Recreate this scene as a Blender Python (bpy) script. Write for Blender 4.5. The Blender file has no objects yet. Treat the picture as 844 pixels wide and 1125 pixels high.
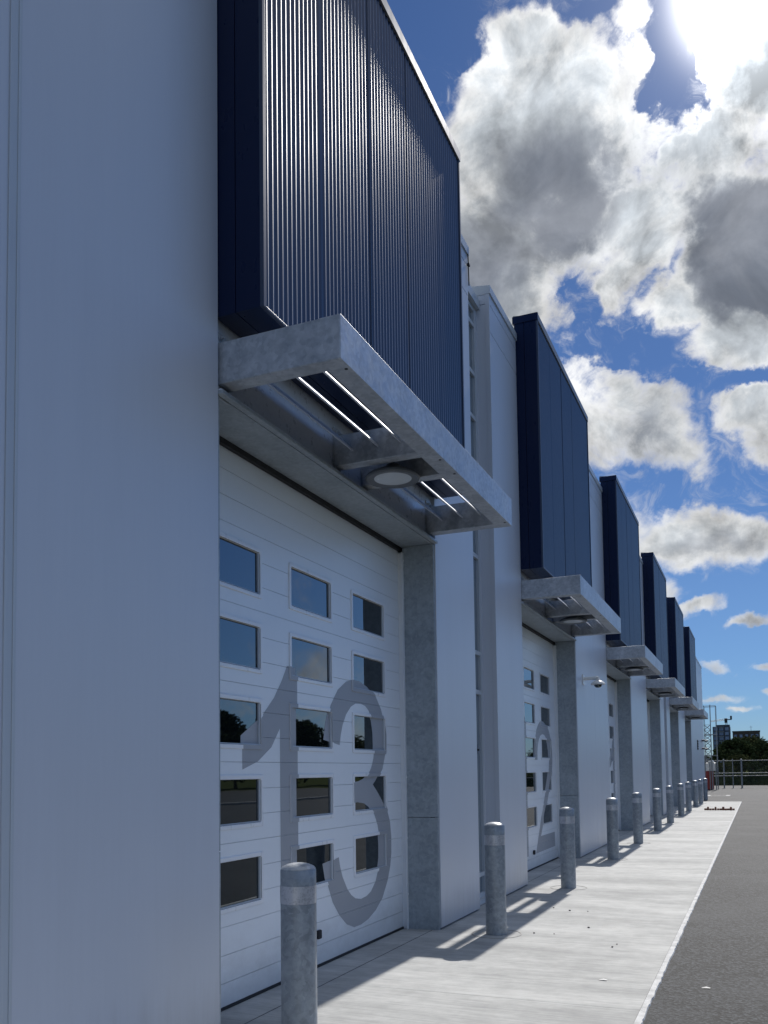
import bpy, bmesh, math, random
from mathutils import Vector, Matrix
random.seed(7)
rad = math.radians
scene = bpy.context.scene
COL = scene.collection

# ------------------------------------------------------------------ materials
class NT:
    """tiny node-tree helper"""
    def __init__(s, tree): s.t = tree; s.n = tree.nodes; s.l = tree.links
    def node(s, typ, **kw):
        n = s.n.new(typ)
        for k, v in kw.items(): setattr(n, k, v)
        return n
    def put(s, sock, v):
        if v is None: return
        if hasattr(v, 'is_output') or isinstance(v, bpy.types.NodeSocket): s.l.new(v, sock)
        else:
            if hasattr(sock, 'default_value'):
                try: sock.default_value = v
                except Exception: sock.default_value = (v, v, v)
    def m(s, op, a, b=None, c=None, clamp=False):
        n = s.node('ShaderNodeMath', operation=op); n.use_clamp = clamp
        s.put(n.inputs[0], a); s.put(n.inputs[1], b); s.put(n.inputs[2], c)
        return n.outputs[0]
    def vm(s, op, a, b=None, out=0):
        n = s.node('ShaderNodeVectorMath', operation=op)
        s.put(n.inputs[0], a); s.put(n.inputs[1], b)
        return n.outputs[out]
    def dot(s, a, b): return s.vm('DOT_PRODUCT', a, b, 1)
    def scale(s, a, f):
        n = s.node('ShaderNodeVectorMath', operation='SCALE'); s.put(n.inputs[0], a); s.put(n.inputs[3], f); return n.outputs[0]
    def noise(s, vec, scale, detail=4, rough=.5, dist=0, col=False):
        n = s.node('ShaderNodeTexNoise'); s.put(n.inputs['Vector'], vec)
        n.inputs['Scale'].default_value = scale; n.inputs['Detail'].default_value = detail
        n.inputs['Roughness'].default_value = rough; n.inputs['Distortion'].default_value = dist
        return n.outputs['Color' if col else 'Fac']
    def ramp(s, v, a, b, lo=0., hi=1., smooth=True):
        n = s.node('ShaderNodeMapRange'); n.interpolation_type = 'SMOOTHSTEP' if smooth else 'LINEAR'
        s.put(n.inputs[0], v); s.put(n.inputs[1], a); s.put(n.inputs[2], b); s.put(n.inputs[3], lo); s.put(n.inputs[4], hi)
        return n.outputs[0]
    def mix(s, f, a, b):
        n = s.node('ShaderNodeMix', data_type='RGBA'); s.put(n.inputs[0], f)
        s.put(n.inputs[6], a); s.put(n.inputs[7], b); return n.outputs[2]

def c4(c): return (c[0], c[1], c[2], 1)
def mat(name):
    m = bpy.data.materials.new(name); m.use_nodes = True
    nt = NT(m.node_tree); b = nt.n['Principled BSDF']
    return m, nt, b
def pos(nt, sc=(1, 1, 1)):
    g = nt.node('ShaderNodeNewGeometry')
    return nt.vm('MULTIPLY', g.outputs['Position'], sc)
def bump(nt, b, h, strength=.3, dist=.01):
    n = nt.node('ShaderNodeBump'); n.inputs['Strength'].default_value = strength; n.inputs['Distance'].default_value = dist
    nt.put(n.inputs['Height'], h); nt.l.new(n.outputs[0], b.inputs['Normal'])

def paint(name, col, rough=.4, vary=.08, metal=0, spec=.5, sc=(1, 1, .35), coat=0, bmp=0.0, dirt=0.0, rv=.12):
    m, nt, b = mat(name)
    p = pos(nt, sc)
    f = nt.noise(p, 1.3, 5, .6)
    f2 = nt.noise(p, 14, 3, .5)
    v = nt.m('ADD', nt.m('MULTIPLY', f, .7), nt.m('MULTIPLY', f2, .3))
    c = nt.mix(nt.ramp(v, .3, .7), c4([k * (1 - vary) for k in col]), c4([min(1, k * (1 + vary)) for k in col]))
    if dirt:   # rain and splash dirt low on the wall
        z = nt.node('ShaderNodeSeparateXYZ'); g = nt.node('ShaderNodeNewGeometry'); nt.l.new(g.outputs['Position'], z.inputs[0])
        d = nt.m('MULTIPLY', nt.ramp(nt.m('ADD', z.outputs[2], nt.m('MULTIPLY', nt.noise(p, 5, 5, .7), .5)), .75, .2), dirt)
        c = nt.mix(d, c, (.22, .2, .17, 1))
    nt.put(b.inputs['Base Color'], c)
    nt.put(b.inputs['Roughness'], nt.ramp(f2, .2, .8, rough * (1 - rv), rough * (1 + rv)))
    b.inputs['Metallic'].default_value = metal
    b.inputs['Specular IOR Level'].default_value = spec
    b.inputs['Coat Weight'].default_value = coat
    b.inputs['Coat Roughness'].default_value = .08
    if bmp: bump(nt, b, nt.noise(p, 3, 4, .5), bmp, .01)
    return m

def galvanised(name, lo, hi, rough=.42, metal=.35, stains=.25):
    m, nt, b = mat(name)
    p = pos(nt)
    v = nt.node('ShaderNodeTexVoronoi'); v.inputs['Scale'].default_value = 38; v.inputs['Randomness'].default_value = 1
    warp = nt.vm('ADD', p, nt.scale(nt.noise(p, 9, 3, .6, col=True), .06)); nt.put(v.inputs['Vector'], warp)
    cell = nt.node('ShaderNodeSeparateColor'); nt.l.new(v.outputs['Color'], cell.inputs[0])
    big = nt.noise(p, 3.2, 6, .62, .4); mid = nt.noise(p, 17, 5, .65)
    f = nt.m('ADD', nt.m('ADD', nt.m('MULTIPLY', big, .55), nt.m('MULTIPLY', mid, .5)), nt.m('MULTIPLY', cell.outputs[0], .16))
    c = nt.mix(nt.ramp(f, .28, .95), c4(lo), c4(hi))
    stain = nt.ramp(nt.noise(nt.vm('MULTIPLY', p, (3, 3, .6)), 2.5, 6, .7), .62, .72)
    c = nt.mix(nt.m('MULTIPLY', stain, stains), c, c4([k * .6 for k in lo]))
    nt.put(b.inputs['Base Color'], c)
    nt.put(b.inputs['Roughness'], nt.ramp(mid, .3, .7, rough * .8, rough * 1.3))
    b.inputs['Metallic'].default_value = metal
    bump(nt, b, mid, .10 if rough > .35 else .02, .004)
    return m

M = {}
M['wall'] = paint('wall panel light grey metal', (.575, .605, .655), .36, .02, sc=(2.5, 2.5, .16), spec=.5, dirt=.35, bmp=.05)
M['wall_trim'] = paint('grey wall flashing', (.50, .54, .575), .35, .04)
M['gap'] = paint('dark sealant', (.035, .04, .045), .8, .2)
M['door'] = paint('white door paint', (.84, .87, .89), .32, .02, sc=(1, 1, 1.4), dirt=.35)
M['frame'] = paint('white window frame', (.85, .86, .87), .3, .02)
M['digit'] = paint('grey vinyl numeral', (.37, .38, .40), .45, .03)
M['navy'] = paint('navy metal panel', (.0045, .0115, .045), .3, .06, spec=.22)
M['navy_sheet'] = paint('navy corrugated sheet', (.005, .0125, .043), .44, .06, spec=.6, coat=.5, rv=0)
M['navy_sheet'].node_tree.nodes['Principled BSDF'].inputs['Specular Tint'].default_value = (.75, .86, 1, 1)
M['navy_sheet'].node_tree.nodes['Principled BSDF'].inputs['Coat Roughness'].default_value = .36
M['navy_trim'] = paint('navy folded trim', (.05, .068, .11), .4, .08, spec=.3)
M['cap'] = paint('cap flashing with painted sheen', (.20, .225, .255), .45, .05, spec=.3)  # grazing sky and sun reflection on the navy coping, painted as light grey
M['galv'] = galvanised('galvanised steel', (.29, .315, .345), (.60, .63, .66))
M['galv_dark'] = galvanised('weathered galvanised plate', (.24, .275, .30), (.44, .485, .515), .5, .15)
M['galv_web'] = galvanised('smooth galvanised beam', (.56, .60, .66), (.66, .70, .76), .32, .15, 0)
M['pipe'] = galvanised('galvanised bollard pipe', (.17, .195, .22), (.38, .42, .455), .42, .3)
M['black'] = paint('black rubber', (.012, .012, .014), .6, .2)
M['lamp'] = paint('grey lamp housing', (.13, .14, .15), .45, .05)
M['lens'] = paint('frosted lamp lens', (.62, .66, .68), .25, .04)
M['white_plastic'] = paint('white plastic', (.78, .78, .75), .3, .03)
M['red'] = paint('red painted steel', (.26, .022, .018), .5, .2)
M['brick'] = paint('brown brick', (.18, .075, .045), .85, .4, sc=(8, 8, 8))
M['stone'] = paint('grey stone chip', (.12, .115, .11), .9, .3, sc=(30, 30, 30))
M['paper'] = paint('white scrap', (.8, .8, .78), .8, .1)
M['roof'] = paint('roof membrane', (.35, .36, .37), .8, .1)
M['tower_dark'] = paint('dark slate cladding', (.035, .05, .075), .5, .2)
M['tower_glass'] = paint('blue tower glazing', (.09, .16, .30), .12, .2)
M['tower_slab'] = paint('pale balcony slab', (.20, .24, .29), .6, .1)
M['crane'] = paint('crane steel', (.30, .31, .32), .5, .1)
M['dark_block'] = paint('dark brick block', (.05, .045, .04), .8, .2)
M['bark'] = paint('bark', (.09, .07, .05), .9, .3, sc=(3, 3, 1))
M['fence'] = galvanised('galvanised fence tube', (.20, .22, .23), (.32, .34, .35), .6, .2)

def tape():
    m, nt, b = mat('silver reflective tape')
    p = pos(nt)
    v = nt.node('ShaderNodeTexVoronoi'); v.inputs['Scale'].default_value = 90; nt.put(v.inputs['Vector'], p)
    f = nt.noise(p, 20, 4, .6)
    nt.put(b.inputs['Base Color'], nt.mix(nt.ramp(nt.m('ADD', nt.m('MULTIPLY', v.outputs['Distance'], .5), f), .4, .9), (.36, .37, .40, 1), (.55, .56, .59, 1)))
    b.inputs['Metallic'].default_value = .45; b.inputs['Roughness'].default_value = .3
    return m
M['tape'] = tape()

def glass():
    m, nt, b = mat('dark window glass')
    p = pos(nt)
    nt.put(b.inputs['Base Color'], nt.mix(nt.noise(p, .9, 3, .5), (.002, .003, .004, 1), (.008, .011, .012, 1)))
    b.inputs['Roughness'].default_value = .015; b.inputs['Specular IOR Level'].default_value = 1.0
    b.inputs['Specular Tint'].default_value = (.72, .88, 1, 1); b.inputs['Coat Weight'].default_value = .32; b.inputs['Coat Roughness'].default_value = .0; b.inputs['Coat IOR'].default_value = 1.5
    bump(nt, b, nt.noise(p, 1.6, 2, .5), .035, .02)
    return m
M['glass'] = glass()
M['glass_reflection'] = paint('window glass with painted reflection', (.20, .24, .27), .08, .1, spec=.6)  # lighter base paints in the pier return mirrored in the recessed panes

def concrete():
    m, nt, b = mat('broom finished concrete')
    g = pos(nt)
    big = nt.noise(nt.vm('MULTIPLY', g, (.35, 1.3, 1)), 1.2, 6, .62, .3)
    streak = nt.noise(nt.vm('MULTIPLY', g, (.9, 22, 1)), 1.6, 5, .62)
    fine = nt.noise(nt.vm('MULTIPLY', g, (6, 160, 1)), 1.0, 3, .6)
    speck = nt.noise(g, 130, 2, .6)
    blot = nt.noise(g, 5.0, 6, .7)
    f = nt.m('ADD', nt.m('MULTIPLY', big, .40), nt.m('ADD', nt.m('MULTIPLY', streak, .24), nt.m('ADD', nt.m('MULTIPLY', fine, .14), nt.m('MULTIPLY', blot, .22))))
    c = nt.mix(nt.ramp(f, .37, .64), (.285, .29, .285, 1), (.525, .53, .515, 1))
    c = nt.mix(nt.m('MULTIPLY', nt.ramp(speck, .66, .74), .35), c, (.2, .195, .18, 1))
    st = nt.ramp(nt.noise(g, 1.1, 7, .72, .6), .6, .72)
    c = nt.mix(nt.m('MULTIPLY', st, .4), c, (.30, .285, .25, 1))
    nt.put(b.inputs['Base Color'], c); b.inputs['Roughness'].default_value = .85
    bump(nt, b, nt.m('ADD', nt.m('MULTIPLY', fine, 1), nt.m('MULTIPLY', streak, .6)), .25, .004)
    return m
M['concrete'] = concrete()

def kerbmat():
    m, nt, b = mat('pale kerb concrete')
    g = pos(nt); f = nt.noise(g, 7, 6, .65); s = nt.noise(g, 90, 3, .6)
    nt.put(b.inputs['Base Color'], nt.mix(nt.ramp(nt.m('ADD', nt.m('MULTIPLY', f, .7), nt.m('MULTIPLY', s, .3)), .35, .62), (.42, .425, .42, 1), (.66, .665, .66, 1)))
    b.inputs['Roughness'].default_value = .9; bump(nt, b, s, .3, .004)
    return m
M['kerb'] = kerbmat()

def asphalt():
    m, nt, b = mat('asphalt')
    g = pos(nt)
    v = nt.node('ShaderNodeTexVoronoi'); v.inputs['Scale'].default_value = 52; nt.put(v.inputs['Vector'], g)
    cs = nt.node('ShaderNodeSeparateColor'); nt.l.new(v.outputs['Color'], cs.inputs[0])
    n1 = nt.noise(g, 36, 6, .75); n2 = nt.noise(g, .7, 6, .65, .5); n3 = nt.noise(g, 6, 5, .6)
    f = nt.m('ADD', nt.m('MULTIPLY', n1, .55), nt.m('MULTIPLY', cs.outputs[0], .45))
    c = nt.mix(nt.ramp(f, .40, .78), (.004, .005, .006, 1), (.060, .066, .074, 1))
    c = nt.mix(nt.ramp(n2, .42, .68), c, nt.mix(.5, c, (.052, .056, .061, 1)))
    c = nt.mix(nt.m('MULTIPLY', nt.ramp(n3, .6, .75), .3), c, (.062, .066, .070, 1))
    nt.put(b.inputs['Base Color'], c)
    b.inputs['Roughness'].default_value = .8; b.inputs['Specular IOR Level'].default_value = .3
    bump(nt, b, nt.m('ADD', n1, nt.m('MULTIPLY', v.outputs['Distance'], 1.2)), .6, .006)
    return m
M['asphalt'] = asphalt()

def leaves(name, lo, hi):
    m, nt, b = mat(name)
    g = pos(nt); f = nt.noise(g, .55, 5, .65); f2 = nt.noise(g, 4, 3, .6)
    nt.put(b.inputs['Base Color'], nt.mix(nt.ramp(nt.m('ADD', nt.m('MULTIPLY', f, .6), nt.m('MULTIPLY', f2, .4)), .35, .65), c4(lo), c4(hi)))
    b.inputs['Roughness'].default_value = 1; b.inputs['Specular IOR Level'].default_value = 0
    return m
M['leaf'] = leaves('dark foliage', (.030, .044, .022), (.080, .10, .042))
M['leaf2'] = leaves('olive foliage', (.045, .055, .025), (.12, .125, .055))
M['grass'] = leaves('rough grass', (.035, .05, .02), (.09, .10, .045))

# ------------------------------------------------------------------ mesh helpers
class MB:
    def __init__(s): s.bm = bmesh.new()
    def box(s, x0, x1, y0, y1, z0, z1, bev=0):
        x0, x1 = sorted((x0, x1)); y0, y1 = sorted((y0, y1)); z0, z1 = sorted((z0, z1))
        v = [s.bm.verts.new(p) for p in ((x0,y0,z0),(x1,y0,z0),(x1,y1,z0),(x0,y1,z0),(x0,y0,z1),(x1,y0,z1),(x1,y1,z1),(x0,y1,z1))]
        fs = [s.bm.faces.new([v[i] for i in q]) for q in ((0,3,2,1),(4,5,6,7),(0,1,5,4),(1,2,6,5),(2,3,7,6),(3,0,4,7))]
        if bev:
            es = list({e for f in fs for e in f.edges})
            bmesh.ops.bevel(s.bm, geom=es, offset=bev, segments=2, affect='EDGES', profile=.5)
        return s
    def quad(s, a, b, c, d):
        s.bm.faces.new([s.bm.verts.new(p) for p in (a, b, c, d)]); return s
    def prism(s, pts, axis, a, b):
        """closed 2D profile swept along axis 'x','y' or 'z' from a to b"""
        def P(p, t): return {'x': (t, p[0], p[1]), 'y': (p[0], t, p[1]), 'z': (p[0], p[1], t)}[axis]
        v0 = [s.bm.verts.new(P(p, a)) for p in pts]; v1 = [s.bm.verts.new(P(p, b)) for p in pts]
        n = len(pts)
        for i in range(n): s.bm.faces.new((v0[i], v0[(i+1) % n], v1[(i+1) % n], v1[i]))
        s.bm.faces.new(v0[::-1]); s.bm.faces.new(v1); return s
    def lathe(s, prof, c, seg=32, axis='z'):
        """prof: list of (r, h)"""
        rings = []
        for r, h in prof:
            ring = []
            for k in range(seg):
                t = 2 * math.pi * k / seg
                d = {'z': (r*math.cos(t), r*math.sin(t), h), 'x': (h, r*math.cos(t), r*math.sin(t)), 'y': (r*math.cos(t), h, r*math.sin(t))}[axis]
                ring.append(s.bm.verts.new((c[0]+d[0], c[1]+d[1], c[2]+d[2])))
            rings.append(ring)
        for a, b in zip(rings, rings[1:]):
            for k in range(seg): s.bm.faces.new((a[k], a[(k+1) % seg], b[(k+1) % seg], b[k]))
        if prof[0][0] > 1e-6: s.bm.faces.new(rings[0][::-1])
        if prof[-1][0] > 1e-6: s.bm.faces.new(rings[-1])
        return s
    def tube(s, a, b, r, seg=8, r2=None):
        a, b = Vector(a), Vector(b); d = (b - a).normalized()
        u = d.cross(Vector((0, 0, 1)) if abs(d.z) < .9 else Vector((1, 0, 0))).normalized(); w = d.cross(u)
        r2 = r if r2 is None else r2
        R0 = [s.bm.verts.new(a + (u*math.cos(2*math.pi*k/seg) + w*math.sin(2*math.pi*k/seg))*r) for k in range(seg)]
        R1 = [s.bm.verts.new(b + (u*math.cos(2*math.pi*k/seg) + w*math.sin(2*math.pi*k/seg))*r2) for k in range(seg)]
        for k in range(seg): s.bm.faces.new((R0[k], R0[(k+1) % seg], R1[(k+1) % seg], R1[k]))
        s.bm.faces.new(R0[::-1]); s.bm.faces.new(R1); return s
    def build(s, name, m, parent=None, smooth=False, origin=None):
        bmesh.ops.recalc_face_normals(s.bm, faces=s.bm.faces)
        o0 = Vector(origin) if origin is not None else (Vector(wloc(parent)) if parent else Vector((0, 0, 0)))
        for v in s.bm.verts: v.co -= o0
        me = bpy.data.meshes.new(name); s.bm.to_mesh(me); s.bm.free()
        if smooth:
            me.polygons.foreach_set('use_smooth', [True]*len(me.polygons))
            me.set_sharp_from_angle(angle=rad(38))
        me.materials.append(M[m])
        o = bpy.data.objects.new(name, me); COL.objects.link(o)
        if parent: o.parent = parent
        o.location = (0, 0, 0) if parent else o0
        return o
def wloc(o):
    v = Vector((0, 0, 0))
    while o: v += o.location; o = o.parent
    return v
def tag(o, label=None, cat=None, group=None, kind=None):
    if label: o['label'] = label
    if cat: o['category'] = cat
    if group: o['group'] = group
    if kind: o['kind'] = kind
    return o
def empty(name, loc, label, cat, group=None):
    o = bpy.data.objects.new(name, None); COL.objects.link(o); o.location = loc
    o.empty_display_size = .2
    return tag(o, label, cat, group)
KIDS = {}
def kids(o): return [c for c in bpy.data.objects if c.parent == o]
def dup(o, shift=(0, 0, 0), label=None, parent=None):
    tree = {}
    for c in bpy.data.objects: tree.setdefault(c.parent, []).append(c)
    def rec(q, par):
        n = q.copy(); COL.objects.link(n)
        if par: n.parent = par
        for c in tree.get(q, []): rec(c, n)
        return n
    r = rec(o, parent)
    if not parent: r.location = Vector(o.location) + Vector(shift)
    if label: r['label'] = label
    return r

# ------------------------------------------------------------------ dimensions (metres; +Y runs along the facade, camera above the origin)
P = 7.306                      # bay pitch
XF, XB, XC, XP, XD = -2.882, -2.574, -2.081, -2.323, -3.268
O0, O1 = 4.309, 8.133          # door opening
B0, B1 = 4.317, 8.196          # cladding box
C0, C1 = 4.334, 8.085          # canopy
NB = 6
ZT = 7.634                     # pier top
ordn = ['first', 'second', 'third', 'fourth', 'fifth', 'sixth']
NUM = ['13', '12', '11', '10', '9', '8']
"""ordinals count away from the camera"""
# cloud table: tangent duals on the sky sphere
POS = [
  (8.789,2.662,-0.983,-2.465,4.057,-6.445,1.3),
  (9.465,2.946,-0.192,-2.133,4.696,-8.752,1.3),
  (16.786,-1.175,4.79,0.795,9.245,-12.032,0.8),
  (40.362,5.338,-1.165,-14.48,32.553,-39.845,0.35),
  (13.787,5.21,-7.159,-8.088,7.203,-9.013,1.3),
  (20.252,-7.74,11.883,11.02,13.129,-18.305,0.9),
  (10.458,-1.913,2.759,1.183,4.278,-7.741,1.4),
  (13.729,-2.39,6.114,5.427,10.147,-15.643,1.1),
  (16.171,-1.18,6.067,6.656,16.552,-27.342,0.8),
  (14.724,6.038,-9.506,-19.925,10.517,-22.889,0.7),
  (16.819,2.445,-4.902,-13.105,11.524,-25.828,0.8),
  (18.938,4.901,-3.857,-26.295,29.451,-64.42,0.16),
  (14.091,2.498,-0.376,-2.467,5.311,-13.625,1.0),
  (9.378,3.722,-7.296,-13.371,4.225,-14.27,0.95),
  (24.611,4.879,-9.631,-26.21,13.996,-47.846,0.35),
  (26.566,10.347,-10.882,-31.757,20.922,-53.659,0.45),
  (24.012,-1.382,2.886,0.922,11.366,-32.123,0.9),
  (10.344,0.831,-1.362,-6.893,6.973,-29.895,0.9),
  (21.0,2.777,-0.606,-4.218,8.726,-33.506,0.6),
  (19.524,-0.304,-0.702,-4.207,8.643,-35.188,0.7),
  (31.822,0.871,5.211,15.699,19.794,-111.376,0.65),
  (37.836,-0.497,3.509,10.831,22.548,-147.644,0.6),
  (25.523,4.008,-0.706,-1.955,3.896,-19.826,0.5),
  (63.958,1.146,-2.197,-14.889,31.264,-104.903,0.22),
  (44.111,2.914,-10.325,-57.181,18.348,-198.338,0.5),
  (63.687,-0.658,-2.274,-12.182,21.328,-208.952,0.5),
  (45.731,1.851,-1.521,-12.481,19.421,-284.485,0.5),
  (62.048,1.168,-2.129,-13.837,20.528,-344.436,0.5),
  (71.678,-0.866,-2.565,-9.697,15.495,-209.25,0.6),
  (25.418,5.803,-15.576,-27.875,5.181,-38.811,0.45),
  (24.071,4.529,-9.396,-29.507,11.386,-58.617,0.5),
]
NEG = [
  (35.838,6.923,-5.964,-7.667,11.544,-15.632,1.3),
  (16.714,5.776,-0.311,-7.203,16.203,-19.579,1.0),
  (16.07,1.893,-1.838,-7.093,10.421,-23.47,0.75),
  (14.763,-0.024,4.404,8.125,26.202,-49.757,0.5),
  (40.406,18.877,-21.473,-18.05,10.578,-24.874,0.7),
  (19.097,1.295,-3.811,-20.314,21.361,-52.711,0.6),
  (39.127,2.556,-1.255,-9.577,20.95,-43.139,0.25),
  (17.752,3.788,-0.443,-14.552,32.732,-39.552,0.5),
  (47.429,-7.582,21.306,22.024,35.375,-59.717,0.3),
]
DARK = [
  (10.053,4.984,-4.22,-5.212,4.316,-7.846,1.0),
  (11.422,3.556,-0.232,-2.179,4.78,-9.447,0.9),
  (10.402,-2.456,3.512,2.267,4.57,-8.438,2.0),
  (26.519,-0.413,-0.953,-8.509,18.933,-29.142,0.6),
  (15.362,2.032,-0.443,-3.4,7.261,-20.468,0.55),
  (13.8,0.785,-1.589,-9.72,10.617,-46.562,0.6),
  (26.127,4.764,-0.691,-3.457,7.4,-20.286,0.3),
  (30.699,4.975,-0.842,-9.587,21.468,-28.88,0.15),
]
SKYK = .1; NAMP = 3.6; RELIEF = 1.7; CLOUDK = 5.75; DARKK = .88; SKYTINT = (.265, .345, .475); EXPO = 0.5; SUNE = 3.4
# ------------------------------------------------------------------ building
bld = empty('service_building', (XF, O0, 0), 'long light grey panelled building with projecting navy boxes above a row of white doors', 'building')
def panelled(mb, bk, y0, y1, x0, x1, zs, ys=(), g=.008):
    """front skin x1 in panels split at heights zs and places ys, dark backing behind"""
    Z = [.03] + list(zs) + [ZT - .12]; Y = [y0] + list(ys) + [y1]
    for a, b in zip(Z, Z[1:]):
        for c, d in zip(Y, Y[1:]):
            mb.box(x0, x1, c + (g/2 if c != y0 else 0), d - (g/2 if d != y1 else 0), a + (g/2 if a > .1 else 0), b - (g/2 if b < ZT - .2 else 0), .0025)
    bk.box(x0 - .05, x0 + .02, y0 + .012, y1 - .012, 0, ZT - .13)
def pier(y0, y1, ys=(), capnear=True):
    a, b = MB(), MB()
    panelled(a, b, y0, y1, XF - .05, XF, (7.03, 7.385), ys)
    w = a.build('wall_panel', 'wall', bld)
    b.build('joint_seal', 'gap', w)
    s = MB(); s.box(XF - .42, XF - .104, y0 + .004, y1 - .004, 0, ZT - .13); s.build('wall_core', 'wall_trim', w)
    c = MB()
    c.prism([(XF - .30, ZT - .12), (XF + .018, ZT - .12), (XF + .018, ZT - .02), (XF - .30, ZT + .03)], 'y', y0 - .012, y1 + .012)
    c.build('coping', 'wall_trim', w)
    if capnear:   # folded return panel on the side that faces along the wall
        r = MB()
        for z0, z1 in ((.03, 4.6), (4.606, 7.385), (7.392, ZT - .12)): r.box(XF - .30, XF - .052, y0 - .004, y0 + .004, z0, z1)
        r.build('return_panel', 'wall', w)
        t = MB(); t.box(XF - .05, XF + .003, y0 - .006, y0 + .018, .03, ZT - .12); t.build('corner_trim', 'wall', w)
    return w
# piers: the first runs back past the camera
pier(-9.0, O0, (-6.3, -1.8, 2.745), capnear=False)
q = MB(); q.box(XF + .0003, XF + .006, 2.712, 2.730, .03, ZT - .13, .002); q.box(XF + .0003, XF + .006, 2.760, 2.778, .03, ZT - .13, .002); q.box(XF + .0003, XF + .002, 2.7305, 2.7595, .03, ZT - .13); q.build('joint_cover', 'wall_trim', bld)
RECESS = {0: (9.42, 10.30), 3: (9.42 + 3*P, 10.30 + 3*P)}
for i in range(NB - 1):
    a, b = O1 + i*P, O0 + (i+1)*P
    if i in RECESS:
        r0, r1 = RECESS[i]
        pier(a, r0, capnear=False); pier(r1, b)
        f = MB(); XR = XF - .17
        zs = [.30, 2.475, 2.95, 4.14, 5.02, 5.87, 6.436, 7.065]
        f.box(XR - .06, XR, r0 + .005, r0 + .055, .06, 7.32); f.box(XR - .06, XR, r1 - .105, r1 - .055, .06, 7.32)
        f.box(XR - .06, XR - .001, r0 + .40, r0 + .45, .06, 7.32)
        for z in [.06] + zs + [7.27]: f.box(XR - .058, XR - .003, r0 + .006, r1 - .056, z, z + .05)
        fo = f.build('recessed_window', 'wall_trim', bld)
        g = MB(); g.box(XR - .045, XR - .035, r0 + .02, r1 - .07, .08, 7.3); g.build('pane', 'glass_reflection', fo)
        e = MB(); e.box(XR - .10, XR + .002, r1 - .053, r1 - .006, .06, 7.32); e.build('edge_trim', 'wall', fo)
        e = MB(); e.box(XR - .12, XR + .06, r0 + .002, r1 - .006, 0.006, .06); e.build('sill', 'wall_trim', fo)
        e = MB(); e.box(XR - .12, XR + .05, r0 + .002, r1 - .008, 7.33, 7.45); e.build('coping', 'wall_trim', fo)
        e = MB(); e.box(XR - .3, XR - .12, r0 - .02, r1 + .02, 0, 7.44); e.build('backing_wall', 'wall_trim', fo)
        if i == 0:
            e = MB(); e.box(XR - .001, XR + .035, r0 + .43, r0 + .47, 3.30 - 1.55, 3.42 - 1.55, .006); e.box(XR, XR + .06, r0 + .44, r0 + .46, 3.34 - 1.55, 3.36 - 1.55); e.build('latch', 'black', fo)
    else:
        pier(a, b, (a + 1.86,))
END = 55.5
pier(O1 + 5*P, END, (O1 + 5*P + 3.6, O1 + 5*P + 7.2))
# rain hood and cable at the top of the first pier
q = MB(); q.tube((XF + .012, 9.40, 7.60), (XF + .016, 9.41, 7.15), .007); q.box(XF + .002, XF + .03, 9.39, 9.43, 7.38, 7.41, .003)
q.build('conduit', 'black', bld)
# core, roof and far end
q = MB(); q.box(-30, XF - .425, -9, END - .02, 0, 7.30); q.build('main_wall', 'wall_trim', bld)
q = MB(); q.box(-30.1, XF - .31, -9.1, END + .05, 7.302, 7.42); q.build('roof', 'roof', bld)
# louvre vent and small fittings on the end pier
q = MB(); q.box(XF + .001, XF + .006, 48.97, 49.78, 2.52, 3.05)
for k in range(4): q.box(XF + .004, XF + .03, 49.0, 49.75, 2.55 + k*.13, 2.63 + k*.13)
q.build('wall_vent', 'gap', bld)
for z in (2.62, 3.08):
    q = MB(); q.box(XF, XF + .16, 53.2, 53.5, z, z + .1, .01); q.box(XF + .15, XF + .36, 53.15, 53.55, z - .02, z + .07, .02); q.build('wall_bracket', 'lamp', bld)

# per-bay masonry: lintel, jambs, cladding box
def bay_parts(i):
    d = i*P
    q = MB(); q.box(XF - .36, XF - .02, O0 + d + .004, O1 + d - .004, 3.822, 3.834); q.box(XF - .015, XF + .03, O0 + d + .004, O1 + d - .004, 3.822, 3.842, .002)
    b = q.build('lintel_beam', 'galv_dark', bld)
    q = MB(); q.box(XF - .05, XF - .036, O0 + d + .004, O1 + d - .004, 3.843, 4.72)
    q.box(XF - .036, XF + .02, O0 + d + .004, O1 + d - .004, 3.843, 3.853); q.build('beam_web', 'galv_web', b)
    q = MB(); q.box(XF - .45, XF - .06, O0 + d + .006, O1 + d - .006, 4.0, 7.5); q.build('upper_wall', 'wall_trim', bld)
    for y0, y1 in ((O0 + d, O0 + d + .03), (O1 + d - .03, O1 + d)):
        q = MB(); 
        for z0, z1 in ((.0, 1.10), (1.106, 3.818)): q.box(XF - .34, XF - .012, y0, y1, z0, z1, .002)
        q.build('door_jamb', 'galv_dark', bld)
    return b
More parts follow.
